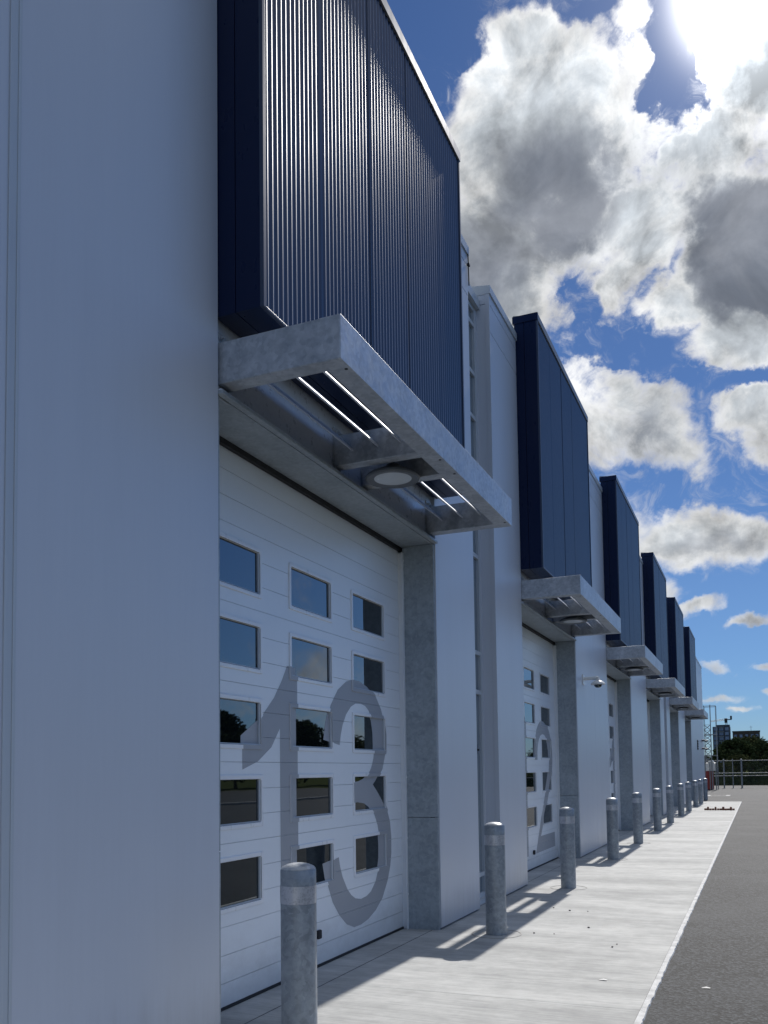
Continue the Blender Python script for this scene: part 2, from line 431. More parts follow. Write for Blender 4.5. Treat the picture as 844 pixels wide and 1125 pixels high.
def cladding_box():
    y0, y1, z0, z1 = B0, B1, 4.297, 7.851
    q = MB(); ym = -2.763
    for xa, xb in ((XF - .02, ym - .003), (ym + .003, XB - .012)):
        q.box(xa, xb, y0 - .0, y0 + .02, z0, z1 - .10); q.box(xa, xb, y1 - .02, y1, z0, z1 - .10)
        q.box(xa, xb, y0 + .021, y1 - .021, z0, z0 + .012)
    q.box(XF - .01, XB - .03, y0 + .022, y1 - .022, z0 + .014, z1 - .03)
    root = q.build('cladding_box', 'navy', bld)
    # corrugated sheet in panels with flat seams
    bm = bmesh.new(); pitch, amp, n = .059, .0046, 14
    seams = [B0 + .79, B0 + 1.60, B0 + 2.41, B0 + 3.22]
    pts = []; y = y0 + .035
    while y < y1 - .03:
        s = next((q for q in seams if abs(y - q) < .012), None)
        if s is not None: pts.append((XB - .018, y))
        else: pts.append((XB - .012 + amp*math.sin(2*math.pi*(y - y0)/pitch), y))
        y += pitch/n
    a = [bm.verts.new((x, y, z0 + .01)) for x, y in pts]; b = [bm.verts.new((x, y, z1 - .095)) for x, y in pts]
    for k in range(len(pts)-1): bm.faces.new((a[k], a[k+1], b[k+1], b[k]))
    mb = MB(); mb.bm = bm; o = mb.build('corrugated_sheet', 'navy_sheet', root, smooth=True)
    q = MB(); q.box(XB - .02, XB + .006, y0 - .002, y0 + .032, z0 - .002, z1 - .10, .003); q.box(XB - .02, XB + .004, y1 - .03, y1 + .002, z0 - .002, z1 - .10, .003)
    q.box(XB - .02, XB + .004, y0 + .033, y1 - .031, z0 - .004, z0 + .012, .002); q.build('corner_trim', 'navy_trim', root)
    q = MB(); q.box(XF - .04, XB + .010, y0 - .016, y0 + .03, z1 - .099, z1 + .004, .003); q.build('side_cap', 'navy', root)
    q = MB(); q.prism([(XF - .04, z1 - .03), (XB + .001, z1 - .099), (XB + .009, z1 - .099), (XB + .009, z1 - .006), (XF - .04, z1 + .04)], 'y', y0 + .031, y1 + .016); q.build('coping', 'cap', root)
    return root
box0 = cladding_box()
for i in range(NB):
    bay_parts(i)
    if i:
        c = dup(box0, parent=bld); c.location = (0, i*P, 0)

# ------------------------------------------------------------------ sectional doors
SEC = .545
WY = [(4.70, 5.435), (5.836, 6.578), (6.956, 7.714)]       # window frames along the door
WZ = [(.09 + SEC*k, .455 + SEC*k) for k in range(1, 6)]
DY0, DY1 = O0 + .03, 8.088
ONE = [(5.80,2.37),(5.958,2.37),(5.958,.235),(5.687,.235),(5.687,1.889),(5.56,1.745),(5.37,1.64),(5.167,1.583),(5.167,1.819),(5.392,1.937),(5.60,2.11),(5.72,2.25)]
THREE = [(6.422,1.827),(6.466,1.979),(6.537,2.12),(6.673,2.258),(6.841,2.345),(6.985,2.375),(7.15,2.375),(7.31,2.34),(7.477,2.265),(7.60,2.15),(7.675,2.03),(7.706,1.905),(7.701,1.743),(7.62,1.583),(7.484,1.478),(7.42,1.44),(7.52,1.37),(7.63,1.285),(7.72,1.19),(7.785,1.08),(7.812,.93),(7.808,.777),(7.775,.655),(7.71,.53),(7.579,.38),(7.42,.29),(7.25,.235),(7.10,.212),(6.95,.212),(6.80,.262),(6.66,.36),(6.54,.48),(6.47,.60),(6.42,.70),(6.386,.814),
  (6.661,.842),(6.685,.76),(6.73,.67),(6.823,.555),(6.90,.495),(6.985,.455),(7.10,.435),(7.22,.445),(7.32,.475),(7.42,.55),(7.489,.651),(7.525,.76),(7.529,.87),(7.515,.98),(7.484,1.065),(7.41,1.17),(7.31,1.24),(7.21,1.275),(7.08,1.288),(6.965,1.285),(6.96,1.465),(7.10,1.475),(7.20,1.495),(7.294,1.54),(7.36,1.60),(7.41,1.68),(7.429,1.791),(7.424,1.92),(7.39,2.03),(7.312,2.12),(7.235,2.158),(7.14,2.17),(7.03,2.165),(6.93,2.13),(6.834,2.058),(6.76,1.96),(6.725,1.88),(6.70,1.787)]
TWO = [(6.476,1.72),(6.485,1.85),(6.52,1.985),(6.58,2.10),(6.66,2.21),(6.78,2.295),(6.92,2.35),(7.08,2.372),(7.25,2.36),(7.42,2.31),(7.57,2.225),(7.68,2.11),(7.76,1.98),(7.80,1.83),(7.80,1.69),(7.75,1.54),(7.66,1.40),(7.54,1.25),(7.31,1.00),(7.06,.755),(6.81,.485),(7.853,.485),(7.853,.24),(6.443,.235),(6.617,.46),(6.87,.80),(7.20,1.18),(7.40,1.42),(7.50,1.57),(7.55,1.72),(7.535,1.87),(7.46,2.0),(7.36,2.085),(7.22,2.14),(7.07,2.15),(6.93,2.12),(6.82,2.06),(6.74,1.97),(6.695,1.85),(6.69,1.72)]
def ell(cy, cz, ry, rz, n=40, a0=0, a1=360): return [(cy + ry*math.cos(rad(a0 + (a1-a0)*k/n)), cz + rz*math.sin(rad(a0 + (a1-a0)*k/n))) for k in range(n if a1-a0 == 360 else n+1)]
ZERO = [ell(7.1, 1.295, .71, 1.085), ell(7.1, 1.295, .44, .86)]
def shift(p, d): return [(a + d, b) for a, b in p]
EIGHT = [ell(6.2, .80, .72, .59), ell(6.2, .80, .45, .37), ell(6.2, 1.86, .62, .52), ell(6.2, 1.86, .36, .31)]
NINE_ = ell(6.2, 1.68, .71, .70, 30, -25, 250)
GLYPH = {'13': [[ONE], [THREE]], '12': [[ONE], [TWO]], '11': [[shift(ONE, .35)], [shift(ONE, 1.72)]], '10': [[ONE], ZERO],
         '9': [[ell(6.2, 1.68, .71, .695), ell(6.2, 1.68, .44, .46)], [[(6.90, 1.60), (6.62, 1.48), (6.05, .235), (6.36, .235), (6.86, 1.36)]]],
         '8': [[EIGHT[0], EIGHT[1]], [EIGHT[2], EIGHT[3]]]}
def numeral(loops, dz, door):
    bm = bmesh.new()
    for lp in loops:
        vs = [bm.verts.new((0, a, b)) for a, b in lp]
        for k in range(len(vs)): bm.edges.new((vs[k], vs[(k+1) % len(vs)]))
    bmesh.ops.triangle_fill(bm, use_beauty=True, use_dissolve=False, edges=bm.edges[:])
    def cut(co, no): bmesh.ops.bisect_plane(bm, geom=bm.verts[:] + bm.edges[:] + bm.faces[:], plane_co=co, plane_no=no, dist=1e-5)
    F = .032
    for a, b in WY:
        for y in (a, a + F, b - F, b): cut((0, y, 0), (0, 1, 0))
    for a, b in WZ:
        for z in (a, a + F, b - F, b): cut((0, 0, z), (0, 0, 1))
    lines = sorted([SEC*k for k in range(1, 7)] + [SEC*k + t for k in range(0, 7) for t in (.18, .36)])
    for z in lines:
        for e in (-.0016, .0016): cut((0, 0, z + e), (0, 0, 1))
    out = MB()
    for f in bm.faces:
        c = f.calc_center_median(); y, z = c.y, c.z
        inw = any(a < y < b for a, b in WY) and any(a < z < b for a, b in WZ)
        inp = any(a + F < y < b - F for a, b in WY) and any(a + F < z < b - F for a, b in WZ)
        if inp: x = XD - .0126
        elif inw: x = XD + .0105
        else:
            if any(abs(z - q) < .0015 for q in lines): continue
            x = XD + .0012
        out.bm.faces.new([out.bm.verts.new((x, v.co.y, v.co.z)) for v in f.verts])
    bm.free()
    for v in out.bm.verts: v.co.y += dz
    # bring each sheet to the outside
    o = out.build('numeral', 'digit', door)
    return o
def make_door(i, label):
    root = empty('sectional_door', (XD, (DY0+DY1)/2, 0), label, 'garage door', 'white sectional doors along the building')
    q = MB(); D = .04
    def cell(y0, y1, z0, z1, gz0, gz1):
        q.box(XD - .010, XD, y0, y1, z0 + gz0, z1 - gz1)
        q.box(XD - D, XD - .0105, y0, y1, z0 + .0002, z1 - .0002)
    for k in range(7):
        zb = SEC*k + .012; top = SEC*(k+1)
        brk = [SEC*k if k else .03, SEC*k + .18, SEC*k + .36, min(top, 3.78)]
        win = 1 <= k <= 5
        if not win:
            for a, b in zip(brk, brk[1:]): cell(DY0, DY1, a, b, .0016, .0016)
        else:
            w0, w1 = WZ[k-1]
            zz = sorted(brk + [w0 + .012, w1 - .012])
            for a, b in zip(zz, zz[1:]):
                g0 = .0016 if a in brk else 0; g1 = .0016 if b in brk else 0
                if w0 + .01 < (a+b)/2 < w1 - .01:
                    ys = [DY0] + [t for w in WY for t in (w[0] + .012, w[1] - .012)] + [DY1]
                    for j in range(0, len(ys), 2): cell(ys[j], ys[j+1], a, b, g0, g1)
                else: cell(DY0, DY1, a, b, g0, g1)
    q.build('door_leaf', 'door', root)
    F = .032
    for a, b in WY:
        for z0, z1 in WZ:
            bm = bmesh.new()
            def ring(y0, y1, zz0, zz1, x, r=.012):
                pts = []
                for cy, cz, s in ((y0+r, zz0+r, 180), (y1-r, zz0+r, 270), (y1-r, zz1-r, 0), (y0+r, zz1-r, 90)):
                    for t in range(4): pts.append((x, cy + r*math.cos(rad(s + 30*t)), cz + r*math.sin(rad(s + 30*t))))
                return [bm.verts.new(p) for p in pts]
            R = [ring(a, b, z0, z1, XD + .0005), ring(a, b, z0, z1, XD + .007), ring(a+.004, b-.004, z0+.004, z1-.004, XD + .010),
                 ring(a+F-.006, b-F+.006, z0+F-.006, z1-F+.006, XD + .010), ring(a+F, b-F, z0+F, z1-F, XD + .005), ring(a+F, b-F, z0+F, z1-F, XD - .016)]
            for u, w in zip(R, R[1:]):
                for t in range(16): bm.faces.new((u[t], u[(t+1) % 16], w[(t+1) % 16], w[t]))
            mb = MB(); mb.bm = bm; fr = mb.build('window', 'frame', root)
            q = MB(); q.box(XD - .020, XD - .0135, a + F - .006, b - F + .006, z0 + F - .006, z1 - F + .006); q.build('pane', 'glass', fr)
            q = MB(); q.box(XD - .0132, XD - .002, b - F - .014, b - F - .0005, z0 + F + .001, z1 - F - .001); q.box(XD - .0132, XD - .002, a + F + .0005, b - F - .0145, z0 + F + .0005, z0 + F + .008); q.build('reveal_reflection', 'wall_trim', fr)  # strip coloured to stand in for the double-glazing reveal's reflection
            q = MB(); g = .005; ya, yb, za, zb_ = a + F + .0002, b - F - .0002, z0 + F + .0002, z1 - F - .0002
            q.box(XD + .0052, XD + .0066, ya - .006, ya, za - .006, zb_ + .006); q.box(XD + .0052, XD + .0066, yb, yb + .006, za - .006, zb_ + .006)
            q.box(XD + .0052, XD + .0066, ya + .0001, yb - .0001, za - .006, za); q.box(XD + .0052, XD + .0066, ya + .0001, yb - .0001, zb_, zb_ + .006); q.build('gasket', 'gap', fr)
    q = MB()
    for y0, y1 in ((DY1 + .001, O1 - .031),):
        q.box(XD - .02, XD + .05, y0, y1 , .01, 3.76, .003); q.box(XD + .05, XD + .056, y0 - .03, y1, .01, 3.76)
        for z in (.35, .9, 1.5, 2.1, 2.7, 3.3, 3.68): q.lathe([(.008, .056), (.008, .060), (0, .061)], (XD, y1 - .008, z), 8, 'x')
    q.box(XD - .02, XD + .05, O0 + .031, DY0 + .02, .01, 3.76)
    q.build('door_track', 'frame', root)
    q = MB(); q.box(XD - .03, XD + .008, DY0, DY1, 0.004, .0295); q.build('bottom_seal', 'black', root)
    q = MB(); q.box(XD - .06, XD + .03, O0 + .004, O1 - .004, 3.782, 3.821); q.build('top_seal', 'black', root)
    q = MB(); q.lathe([(.03, 0), (.03, .012), (.0, .016)], (XD, 6.262, .27), 16, 'x'); q.box(XD + .001, XD + .03, 6.235, 6.29, .235, .305, .008); q.build('lift_handle', 'black', root)
    return root
door_lab = ['white sectional door with large grey number 13 nearest the camera', 'white sectional door with grey number 12, second along the building',
            'white sectional door with grey number 11, third along the building', 'white sectional door numbered 10, fourth along the building',
            'white sectional door numbered 9, fifth along the building', 'white sectional door numbered 8, farthest along the building']
door0 = make_door(0, door_lab[0])
doors = [door0]
for i in range(1, NB): doors.append(dup(door0, (0, i*P, 0), door_lab[i]))
for i, dr in enumerate(doors):
    for g in GLYPH[NUM[i]]: numeral(g, i*P, dr)
    tag(dr, door_lab[i])

# ------------------------------------------------------------------ canopies
ZC0, ZC1 = 3.891, 4.148
def make_canopy():
    root = empty('entrance_canopy', (XF - .03, (C0+C1)/2, ZC0), 'x', 'canopy', 'galvanised steel canopies over the doors')
    XI = XF - .034
    def arm(y0, y1, z0=ZC0, z1=ZC1, xo=XC - .0015):
        q = MB(); q.box(XI + .012, xo, y0, y1, z0, z1, .006); a = q.build('arm', 'galv', root)
        q = MB(); q.box(XI, XI + .012, y0 - .0, y1 + .0, z0 - .075, z1 + .075, .002); q.build('end_plate', 'galv', a)
        for z in (z0 - .04, z1 + .04):
            for y in ((y0+y1)/2 - .035, (y0+y1)/2 + .035):
                q = MB()
                q.lathe([(.019, .0125), (.019, .017), (.013, .0175)], (XI, y, z), 12, 'x')
                q.lathe([(.0125, .0175), (.0125, .028), (.011, .030)], (XI, y, z), 6, 'x')
                q.lathe([(.006, .030), (.006, .045), (.0, .046)], (XI, y, z), 8, 'x')
                q.build('bolt', 'galv', a)
        return a
    arm(C0, C0 + .125); arm(5.915, 6.03, ZC0 + .01, ZC1 - .01, XC - .142); arm(6.43, 6.545, ZC0 + .01, ZC1 - .01, XC - .142); arm(C1 - .125, C1)
    q = MB(); q.box(XC - .14, XC, C0 + .0015, C1 - .0015, ZC0 - .0015, ZC1 + .0015, .0025); q.build('fascia_beam', 'galv', root)
    for y in (4.47, 6.10, 6.44, 7.93):
        q = MB(); q.lathe([(.0, -.0025), (.011, -.0022), (.011, 0)], (XC - .03, y, ZC0 - .0015), 10); q.build('drain_hole', 'black', root)
    q = MB(); q.box(XC - .50, XC - .142, 6.032, 6.428, ZC1 - .045, ZC1 - .03); q.build('cover_plate', 'galv', root)
    for y0, y1 in ((C0 + .126, 5.914), (6.546, C1 - .126)):
        for xt in (-2.84, -2.632, -2.446):
            q = MB(); t = .006
            # flat blade, top edge toward the wall, rolled lower lip
            q.prism([(xt, 4.105), (xt + t, 4.109), (xt + .098, 4.005), (xt + .098, 3.995), (xt + .090, 3.995)], 'y', y0, y1)
            q.build('louvre_blade', 'galv_web', root)
    return root
def canopy_label(i): return ['galvanised steel canopy with slatted underside over door 13, nearest the camera', 'galvanised canopy over door 12, second from the camera', 'third galvanised canopy along the wall, over door 11', 'fourth galvanised canopy along the wall, over door 10', 'fifth galvanised canopy along the wall, next to the farthest', 'farthest and smallest looking canopy near the building end'][i]
can0 = make_canopy(); can0['label'] = canopy_label(0)
for i in range(1, NB): dup(can0, (0, i*P, 0), canopy_label(i))
def make_lamp():
    c = (-2.55, 6.232, 3.86)
    root = empty('canopy_lamp', c, 'x', 'lamp', 'round lamps hanging under the canopies')
    q = MB(); q.lathe([(.150, -.012), (.205, -.022), (.215, -.010), (.212, .006), (.19, .022), (.14, .045), (.07, .06), (.05, .10), (0, .102)], c, 40); q.build('housing', 'lamp', root, smooth=True)
    q = MB(); q.lathe([(.0, -.020), (.08, -.019), (.147, -.0125), (.149, -.010)], c, 40); q.build('lens', 'lens', root, smooth=True)
    q = MB(); q.lathe([(.016, .10), (.016, .232), (.0, .233)], c, 14); q.box(c[0] - .06, c[0] + .06, c[1] - .197, c[1] + .197, c[2] + .234, c[2] + .242); q.build('stem', 'lamp', root)
    return root
lamp_lab = lambda i: 'round grey lamp with pale lens hanging under the canopy of door ' + NUM[i]
l0 = make_lamp(); l0['label'] = lamp_lab(0)
for i in range(1, NB): dup(l0, (0, i*P, 0), lamp_lab(i))

# ------------------------------------------------------------------ bollards
def make_bollard(y):
    root = empty('bollard', (XP, y, .012), 'x', 'bollard', 'galvanised steel bollards along the apron')
    c = (XP, y, .012); r = .0975
    q = MB(); q.lathe([(r, 0), (r, .838), (r - .001, .8385)], c, 40); q.lathe([(r, .932), (r, 1.015), (r - .003, 1.02)], c, 40); q.lathe([(r - .003, .80), (r - .003, 1.0)], c, 40)
    q.build('post', 'pipe', root, smooth=True)
    q = MB(); q.lathe([(r - .004, 1.018), (r - .003, 1.024), (r - .012, 1.034), (.06, 1.046), (.03, 1.052), (0, 1.053)], c, 40); q.build('domed_cap', 'galv', root, smooth=True)
    q = MB(); q.lathe([(r + .0015, .838), (r + .0015, .933)], c, 40); q.build('reflective_band', 'tape', root, smooth=True)
    q = MB()
    ring = [(.225, .0005), (.225, .0032), (.238, .0032), (.238, .0005)]
    rr = []
    for R, h in ring: rr.append([q.bm.verts.new((XP + R*math.cos(2*math.pi*k/48), y + R*math.sin(2*math.pi*k/48), .012 + h)) for k in range(48)])
    for a, b in zip(rr, rr[1:]):
        for k in range(48): q.bm.faces.new((a[k], a[(k+1) % 48], b[(k+1) % 48], b[k]))
    q.build('footing_joint', 'joint', root)
    return root
M['joint'] = paint('dusty joint filler', (.33, .325, .31), .9, .3, sc=(9, 9, 9))
by0, by1 = 4.233, 8.102
b0 = make_bollard(by0); b0['label'] = 'large galvanised bollard nearest the camera, before door 13'
for i in range(NB):
    for j, y in enumerate((by0, by1)):
        if i == 0 and j == 0: continue
        side = ('near', 'far')[j]
        dup(b0, (0, y + i*P - by0, 0), 'galvanised bollard with silver band at the %s side of door %s' % (side, NUM[i]))

# ------------------------------------------------------------------ security camera
c = Vector((XF, 16.1, 3.17))
root = empty('security_camera', c, 'white dome security camera on a wall arm between doors 12 and 11', 'security camera')
q = MB(); q.box(XF, XF + .02, 16.02, 16.18, 3.10, 3.29, .004); q.build('wall_plate', 'white_plastic', root)
q = MB(); q.tube((XF + .02, 16.1, 3.215), (XF + .27, 16.1, 3.215), .032, 14); q.tube((XF + .27, 16.1, 3.235), (XF + .27, 16.1, 3.16), .036, 14); q.build('bracket_arm', 'white_plastic', root, smooth=True)
q = MB(); q.lathe([(.125, -.02), (.13, -.005), (.115, .015), (.085, .04), (.06, .055), (0, .057)], (XF + .27, 16.1, 3.11), 28); q.build('hood', 'white_plastic', root, smooth=True)
q = MB(); q.lathe([(0, -.075), (.04, -.07), (.062, -.05), (.072, -.021), (.072, -.02)], (XF + .27, 16.1, 3.11), 24); q.build('dome', 'glass', root, smooth=True)
# ------------------------------------------------------------------ ground
def sheet(name, m, pts, z, kind='structure'):
    q = MB(); q.bm.faces.new([q.bm.verts.new((x, y, z)) for x, y in pts]); o = q.build(name, m); tag(o, kind=kind); return o
sheet('ground', 'grass', [(-2500, -2500), (2500, -2500), (2500, 4000), (-2500, 4000)], -.03)
sheet('yard_asphalt', 'asphalt', [(-60, -40), (40, -40), (40, 82), (-60, 82)], 0)
AX = -.745
q = MB()
YJ = [-12, -5.2, -1.5, 2.2, 5.85, 9.5, 13.15, 16.8, 20.5, 24.1, 27.8, 31.4, 35.1, 38.8, 43.0]
for a, b in zip(YJ, YJ[1:]): q.box(XF + .0 - .08, AX - .0, a + .002, b - .002, -.1, .012)
tag(q.build('concrete_apron', 'concrete'), kind='structure')
q = MB(); q.box(-3.6, -2.975, -12, 55.4, -.1, .0105); q.box(XF - .08, XF + .0, 43.0, 55.4, -.1, .008); tag(q.build('threshold_slab', 'concrete'), kind='structure')
q = MB(); q.box(-2.975, -2.9625, -12, 43, -.1, .009); q.build('expansion_joint', 'gap')['kind'] = 'structure'
q = MB()
for a in YJ[1:-1]: q.box(-2.96, AX, a - .002, a + .002, -.1, .006)
tag(q.build('slab_joint', 'joint'), kind='structure')
# kerb strip with a slightly ragged outer edge
bm = bmesh.new(); y = -12; L, Rr = [], []
while y < 43.0:
    L.append((AX + .002, y)); Rr.append((-.697 + random.uniform(-.005, .005), y)); y += .045
L.append((AX + .002, 43)); Rr.append((-.70, 43))
l0_ = [bm.verts.new((x, y, .013)) for x, y in L]; r0_ = [bm.verts.new((x - .006, y, .013)) for x, y in Rr]; e0_ = [bm.verts.new((x, y, -.01)) for x, y in Rr]
for k in range(len(L)-1):
    bm.faces.new((l0_[k], r0_[k], r0_[k+1], l0_[k+1])); bm.faces.new((r0_[k], e0_[k], e0_[k+1], r0_[k+1]))
q = MB(); q.bm = bm; tag(q.build('kerb', 'kerb'), kind='structure')
# pale drain slab with grating beyond the apron
q = MB(); q.box(-3.0, -1.45, 51.6, 53.6, -.05, .006); tag(q.build('drain_slab', 'concrete'), kind='structure')
q = MB()
for k in range(9): q.box(-2.42 + k*.085, -2.37 + k*.085, 52.2, 53.0, .006, .02)
q.box(-2.46, -1.66, 52.12, 52.19, .006, .022); q.box(-2.46, -1.66, 53.01, 53.08, .006, .022)
tag(q.build('drain_grate', 'black', origin=(-2.06, 52.6, .006)), 'dark drain grate set in the pale slab past the apron', 'drain grate')
# strips in the yard that the door glass reflects
q = MB(); q.box(17.9, 18.05, -38, 70, .0, .12, .01); tag(q.build('yard_kerb', 'kerb'), kind='structure')

# loose bricks across the apron
for k in range(12):
    q = MB(); x = -1.80 + k*.087; a = random.uniform(-.5, .5)
    q.box(-.037, .037, -.1, .1, 0, .062, .006)
    if k % 3 == 1: q.box(-.03, .03, -.09, .09, .064, .12, .006)
    bmesh.ops.rotate(q.bm, verts=q.bm.verts, cent=(0, 0, 0), matrix=Matrix.Rotation(a*.22 , 3, 'Z'))
    o = q.build('brick', 'brick'); o.location = (x, 34.2 + random.uniform(-.05, .05), .0125)
    tag(o, 'brown brick in the loose row across the far end of the apron', 'brick', 'loose bricks lying across the apron')
# grit on the slab
for k, (x, y) in enumerate([(-1.1886, 7.945), (-1.208, 7.81), (-1.5636, 8.687), (-1.808, 8.25), (-2.145, 9.80), (-1.94, 9.67), (-1.745, 9.67), (-1.995, 8.237)]):
    q = MB(); bmesh.ops.create_icosphere(q.bm, subdivisions=1, radius=.008 + .003*(k % 3))
    for v in q.bm.verts: v.co = Vector((v.co.x*random.uniform(.8, 1.2), v.co.y*random.uniform(.8, 1.2), v.co.z*.6*random.uniform(.8, 1.1)))
    o = q.build('stone_chip', 'stone'); o.location = (x, y, .0175)
    tag(o, 'tiny dark stone chip lying on the pale concrete', 'stone', 'stone chips scattered on the concrete')
for x, y, z, lab in ((-.386, 6.636, .002, 'small white scrap lying on the dark asphalt'), (-1.09, 6.58, .0145, 'small white scrap lying on the concrete apron')):
    q = MB(); q.bm.faces.new([q.bm.verts.new(p) for p in ((-.028, -.01, 0), (.025, -.016, .004), (.03, .012, .001), (.0, .02, .006), (-.03, .012, .0))])
    bmesh.ops.solidify(q.bm, geom=q.bm.faces[:], thickness=.0012)
    o = q.build('paper_scrap', 'paper'); o.location = (x, y, z); tag(o, lab, 'scrap')

# ------------------------------------------------------------------ fence at the end of the yard
FY = 71.5
fx0, fx1 = -9.0, 25.0
root = empty('chain_link_fence', (1.0, FY, 0), 'galvanised chain link fence with round posts across the far end of the yard', 'fence')
posts = [-8.6, -6.0, -3.55, -2.35, -1.72, -1.10, .82]
x = 3.9
while x < fx1: posts.append(x); x += 3.05
for k, x in enumerate(posts):
    r = .05 if k in (3, 5) else .036
    if k == 5: r = .06
    q = MB(); q.lathe([(r, 0), (r, 2.12), (r*1.25, 2.13), (r*1.1, 2.19), (0, 2.23)], (x, FY, 0), 14); q.build('fence_post', 'fence', root, smooth=True)
for z, a, b in ((2.08, fx0, fx1), (.93, fx0, fx1), (1.14, -3.5, .82)):
    q = MB(); q.tube((a, FY - .055, z), (b, FY - .055, z), .028 if z > 2 else .034, 10); q.build('rail', 'fence', root, smooth=True)
q = MB(); st = .11; x = fx0 - 2
while x < fx1:
    for s in (1, -1):
        a = Vector((x if s > 0 else x + 2.0, FY + .05, .04)); b = Vector((x + 2.0 if s > 0 else x, FY + .05, 2.04))
        d = Vector((.0014, 0, 0))
        if a.x > fx0 - .1 and b.x > fx0 - .1: q.bm.faces.new([q.bm.verts.new(v) for v in (a - d, a + d, b + d, b - d)])
    x += st
q.build('wire_mesh', 'fence', root)

# ------------------------------------------------------------------ lattice scaffold tower by the building end
root = empty('scaffold_tower', (-3.0, 67, 0), 'tall steel lattice scaffold tower on a red base beyond the end of the building', 'scaffold')
X0, X1, X2, Y0s, Y1s = -3.42, -2.98, -2.62, 66.7, 67.9
for x, z1, y in ((X0, 6.05, Y0s), (X1, 6.08, Y0s), (X2, 6.02, Y0s), (X0, 6.0, Y1s), (X2, 6.0, Y1s)):
    q = MB(); q.tube((x, y, .0), (x, y, z1), .032 if x == X1 else .018, 8); q.build('mast_pole', 'fence', root)
for z in (1.95, 2.45, 3.95, 6.0):
    for e in (((X0, Y0s, z), (X2, Y0s, z)), ((X0, Y1s, z), (X2, Y1s, z)), ((X0, Y0s, z), (X0, Y1s, z)), ((X2, Y0s, z), (X2, Y1s, z))):
        q = MB(); q.tube(*e, .02, 6); q.build('cross_rail', 'fence', root)
q = MB()
z = 2.0
while z < 4.3:
    q.tube((X0, Y0s - .02, z), (X1, Y0s - .02, z + .36), .026, 6); q.tube((X1, Y0s - .02, z), (X0, Y0s - .02, z + .36), .026, 6); q.tube((X0, Y0s, z + .36), (X1, Y0s, z + .36), .014, 6); z += .38
q.build('lattice_bracing', 'fence', root)
q = MB(); q.box(-3.40, -2.72, 66.8, 67.8, 1.34, 1.92, .03); q.prism([(-3.3, 1.93), (-2.8, 1.93), (-2.95, 2.12), (-3.15, 2.12)], 'y', 66.9, 67.7); q.build('white_hopper', 'white_plastic', root)
q = MB(); q.box(-3.48, -2.92, 66.75, 67.85, .02, 1.32, .03); q.box(-3.30, -3.24, 66.73, 66.752, .1, 1.2); b = q.build('red_base', 'red', root)
for x in (-3.12, -2.72):
    q = MB(); q.tube((x, 66.68, 0), (x, 66.68, 1.9), .035, 8); q.build('support_leg', 'fence', root)

# ------------------------------------------------------------------ trees
def crown_mesh(name, rx, rz, n, seed, size, leafmat):
    rnd = random.Random(seed); bm = bmesh.new()
    cl = []
    for k in range(26):
        t = rnd.uniform(0, 2*math.pi); h = rnd.uniform(-.85, 1); rr = math.sqrt(max(0, 1 - h*h))*rnd.uniform(.35, .95)
        cl.append((Vector((rx*rr*math.cos(t), rx*rr*math.sin(t), rz*h*.85)), rnd.uniform(.22, .46)*rx))
    for k in range(n):
        c, r = rnd.choice(cl)
        d = Vector((rnd.gauss(0, 1), rnd.gauss(0, 1), rnd.gauss(0, .8))).normalized()*r*rnd.uniform(.55, 1.08)
        p = c + d; u = Vector((rnd.gauss(0, 1), rnd.gauss(0, 1), rnd.gauss(0, .6))).normalized(); w = u.cross(Vector((rnd.gauss(0, 1), rnd.gauss(0, 1), rnd.gauss(0, 1)))).normalized()
        s = size*rnd.uniform(.6, 1.4)
        bm.faces.new([bm.verts.new(v) for v in (p + u*s, p + w*s*.7, p - u*s, p - w*s*.7)])
    me = bpy.data.meshes.new(name); bm.to_mesh(me); bm.free(); me.materials.append(M[leafmat]); return me
CM = [crown_mesh('crown', 3.6, 3.4, 5200, 1, .26, 'leaf'), crown_mesh('crown', 4.2, 3.0, 5200, 2, .26, 'leaf2'), crown_mesh('crown', 3.0, 3.8, 4600, 3, .24, 'leaf')]
def trunk_mesh():
    q = MB(); q.tube((0, 0, 0), (.1, 0, 3.2), .26, 8, .17); q.tube((.1, 0, 3.1), (1.2, .4, 5.2), .13, 6, .05); q.tube((.1, 0, 3.1), (-1.1, -.3, 5.4), .13, 6, .05); q.tube((.1, 0, 3.1), (.2, .9, 6.0), .12, 6, .04)
    me = bpy.data.meshes.new('trunk'); q.bm.to_mesh(me); q.bm.free(); me.materials.append(M['bark']); return me
TM = trunk_mesh()
def tree(x, y, s, k, label, group, sz=1):
    r = empty('tree', (x, y, -.03), label, 'tree', group); s *= (.84 if y > 100 else 1); r.scale = (s, s, s*sz); r.rotation_euler = (0, 0, random.uniform(0, 6))
    for n, me, z in (('trunk', TM, 0), ('crown', CM[k], 4.4)):
        o = bpy.data.objects.new(n, me); COL.objects.link(o); o.parent = r; o.location = (0, 0, z)
places = [(-14, 205, 1.0), (-9.6, 188, .62), (-6.8, 208, 1.02), (-4.2, 196, 1.14), (-1.4, 205, 1.25), (1.2, 190, .98), (3.4, 204, .80), (6.0, 196, .88), (9.4, 206, 1.0), (13.5, 200, .9), (18, 205, 1.1), (24, 198, 1.0), (31, 208, 1.1), (39, 200, 1.0), (48, 205, 1.2), (-21, 200, 1.0), (-3.0, 176, .60), (1.6, 172, .52), (-7.6, 170, .5), (5.4, 172, .56), (-11, 178, .62), (9.5, 174, .55), (-5.2, 165, .40), (-.6, 163, .42), (3.6, 165, .40), (-9.0, 164, .4)]
vis = {1: 'low dark bushy tree left of the tall trees behind the fence', 3: 'tall dark broad tree standing left of the wood beyond the fence', 4: 'tallest dark broad tree in the middle of the wood beyond the fence', 6: 'lower dark tree at the right edge of the picture beyond the fence'}
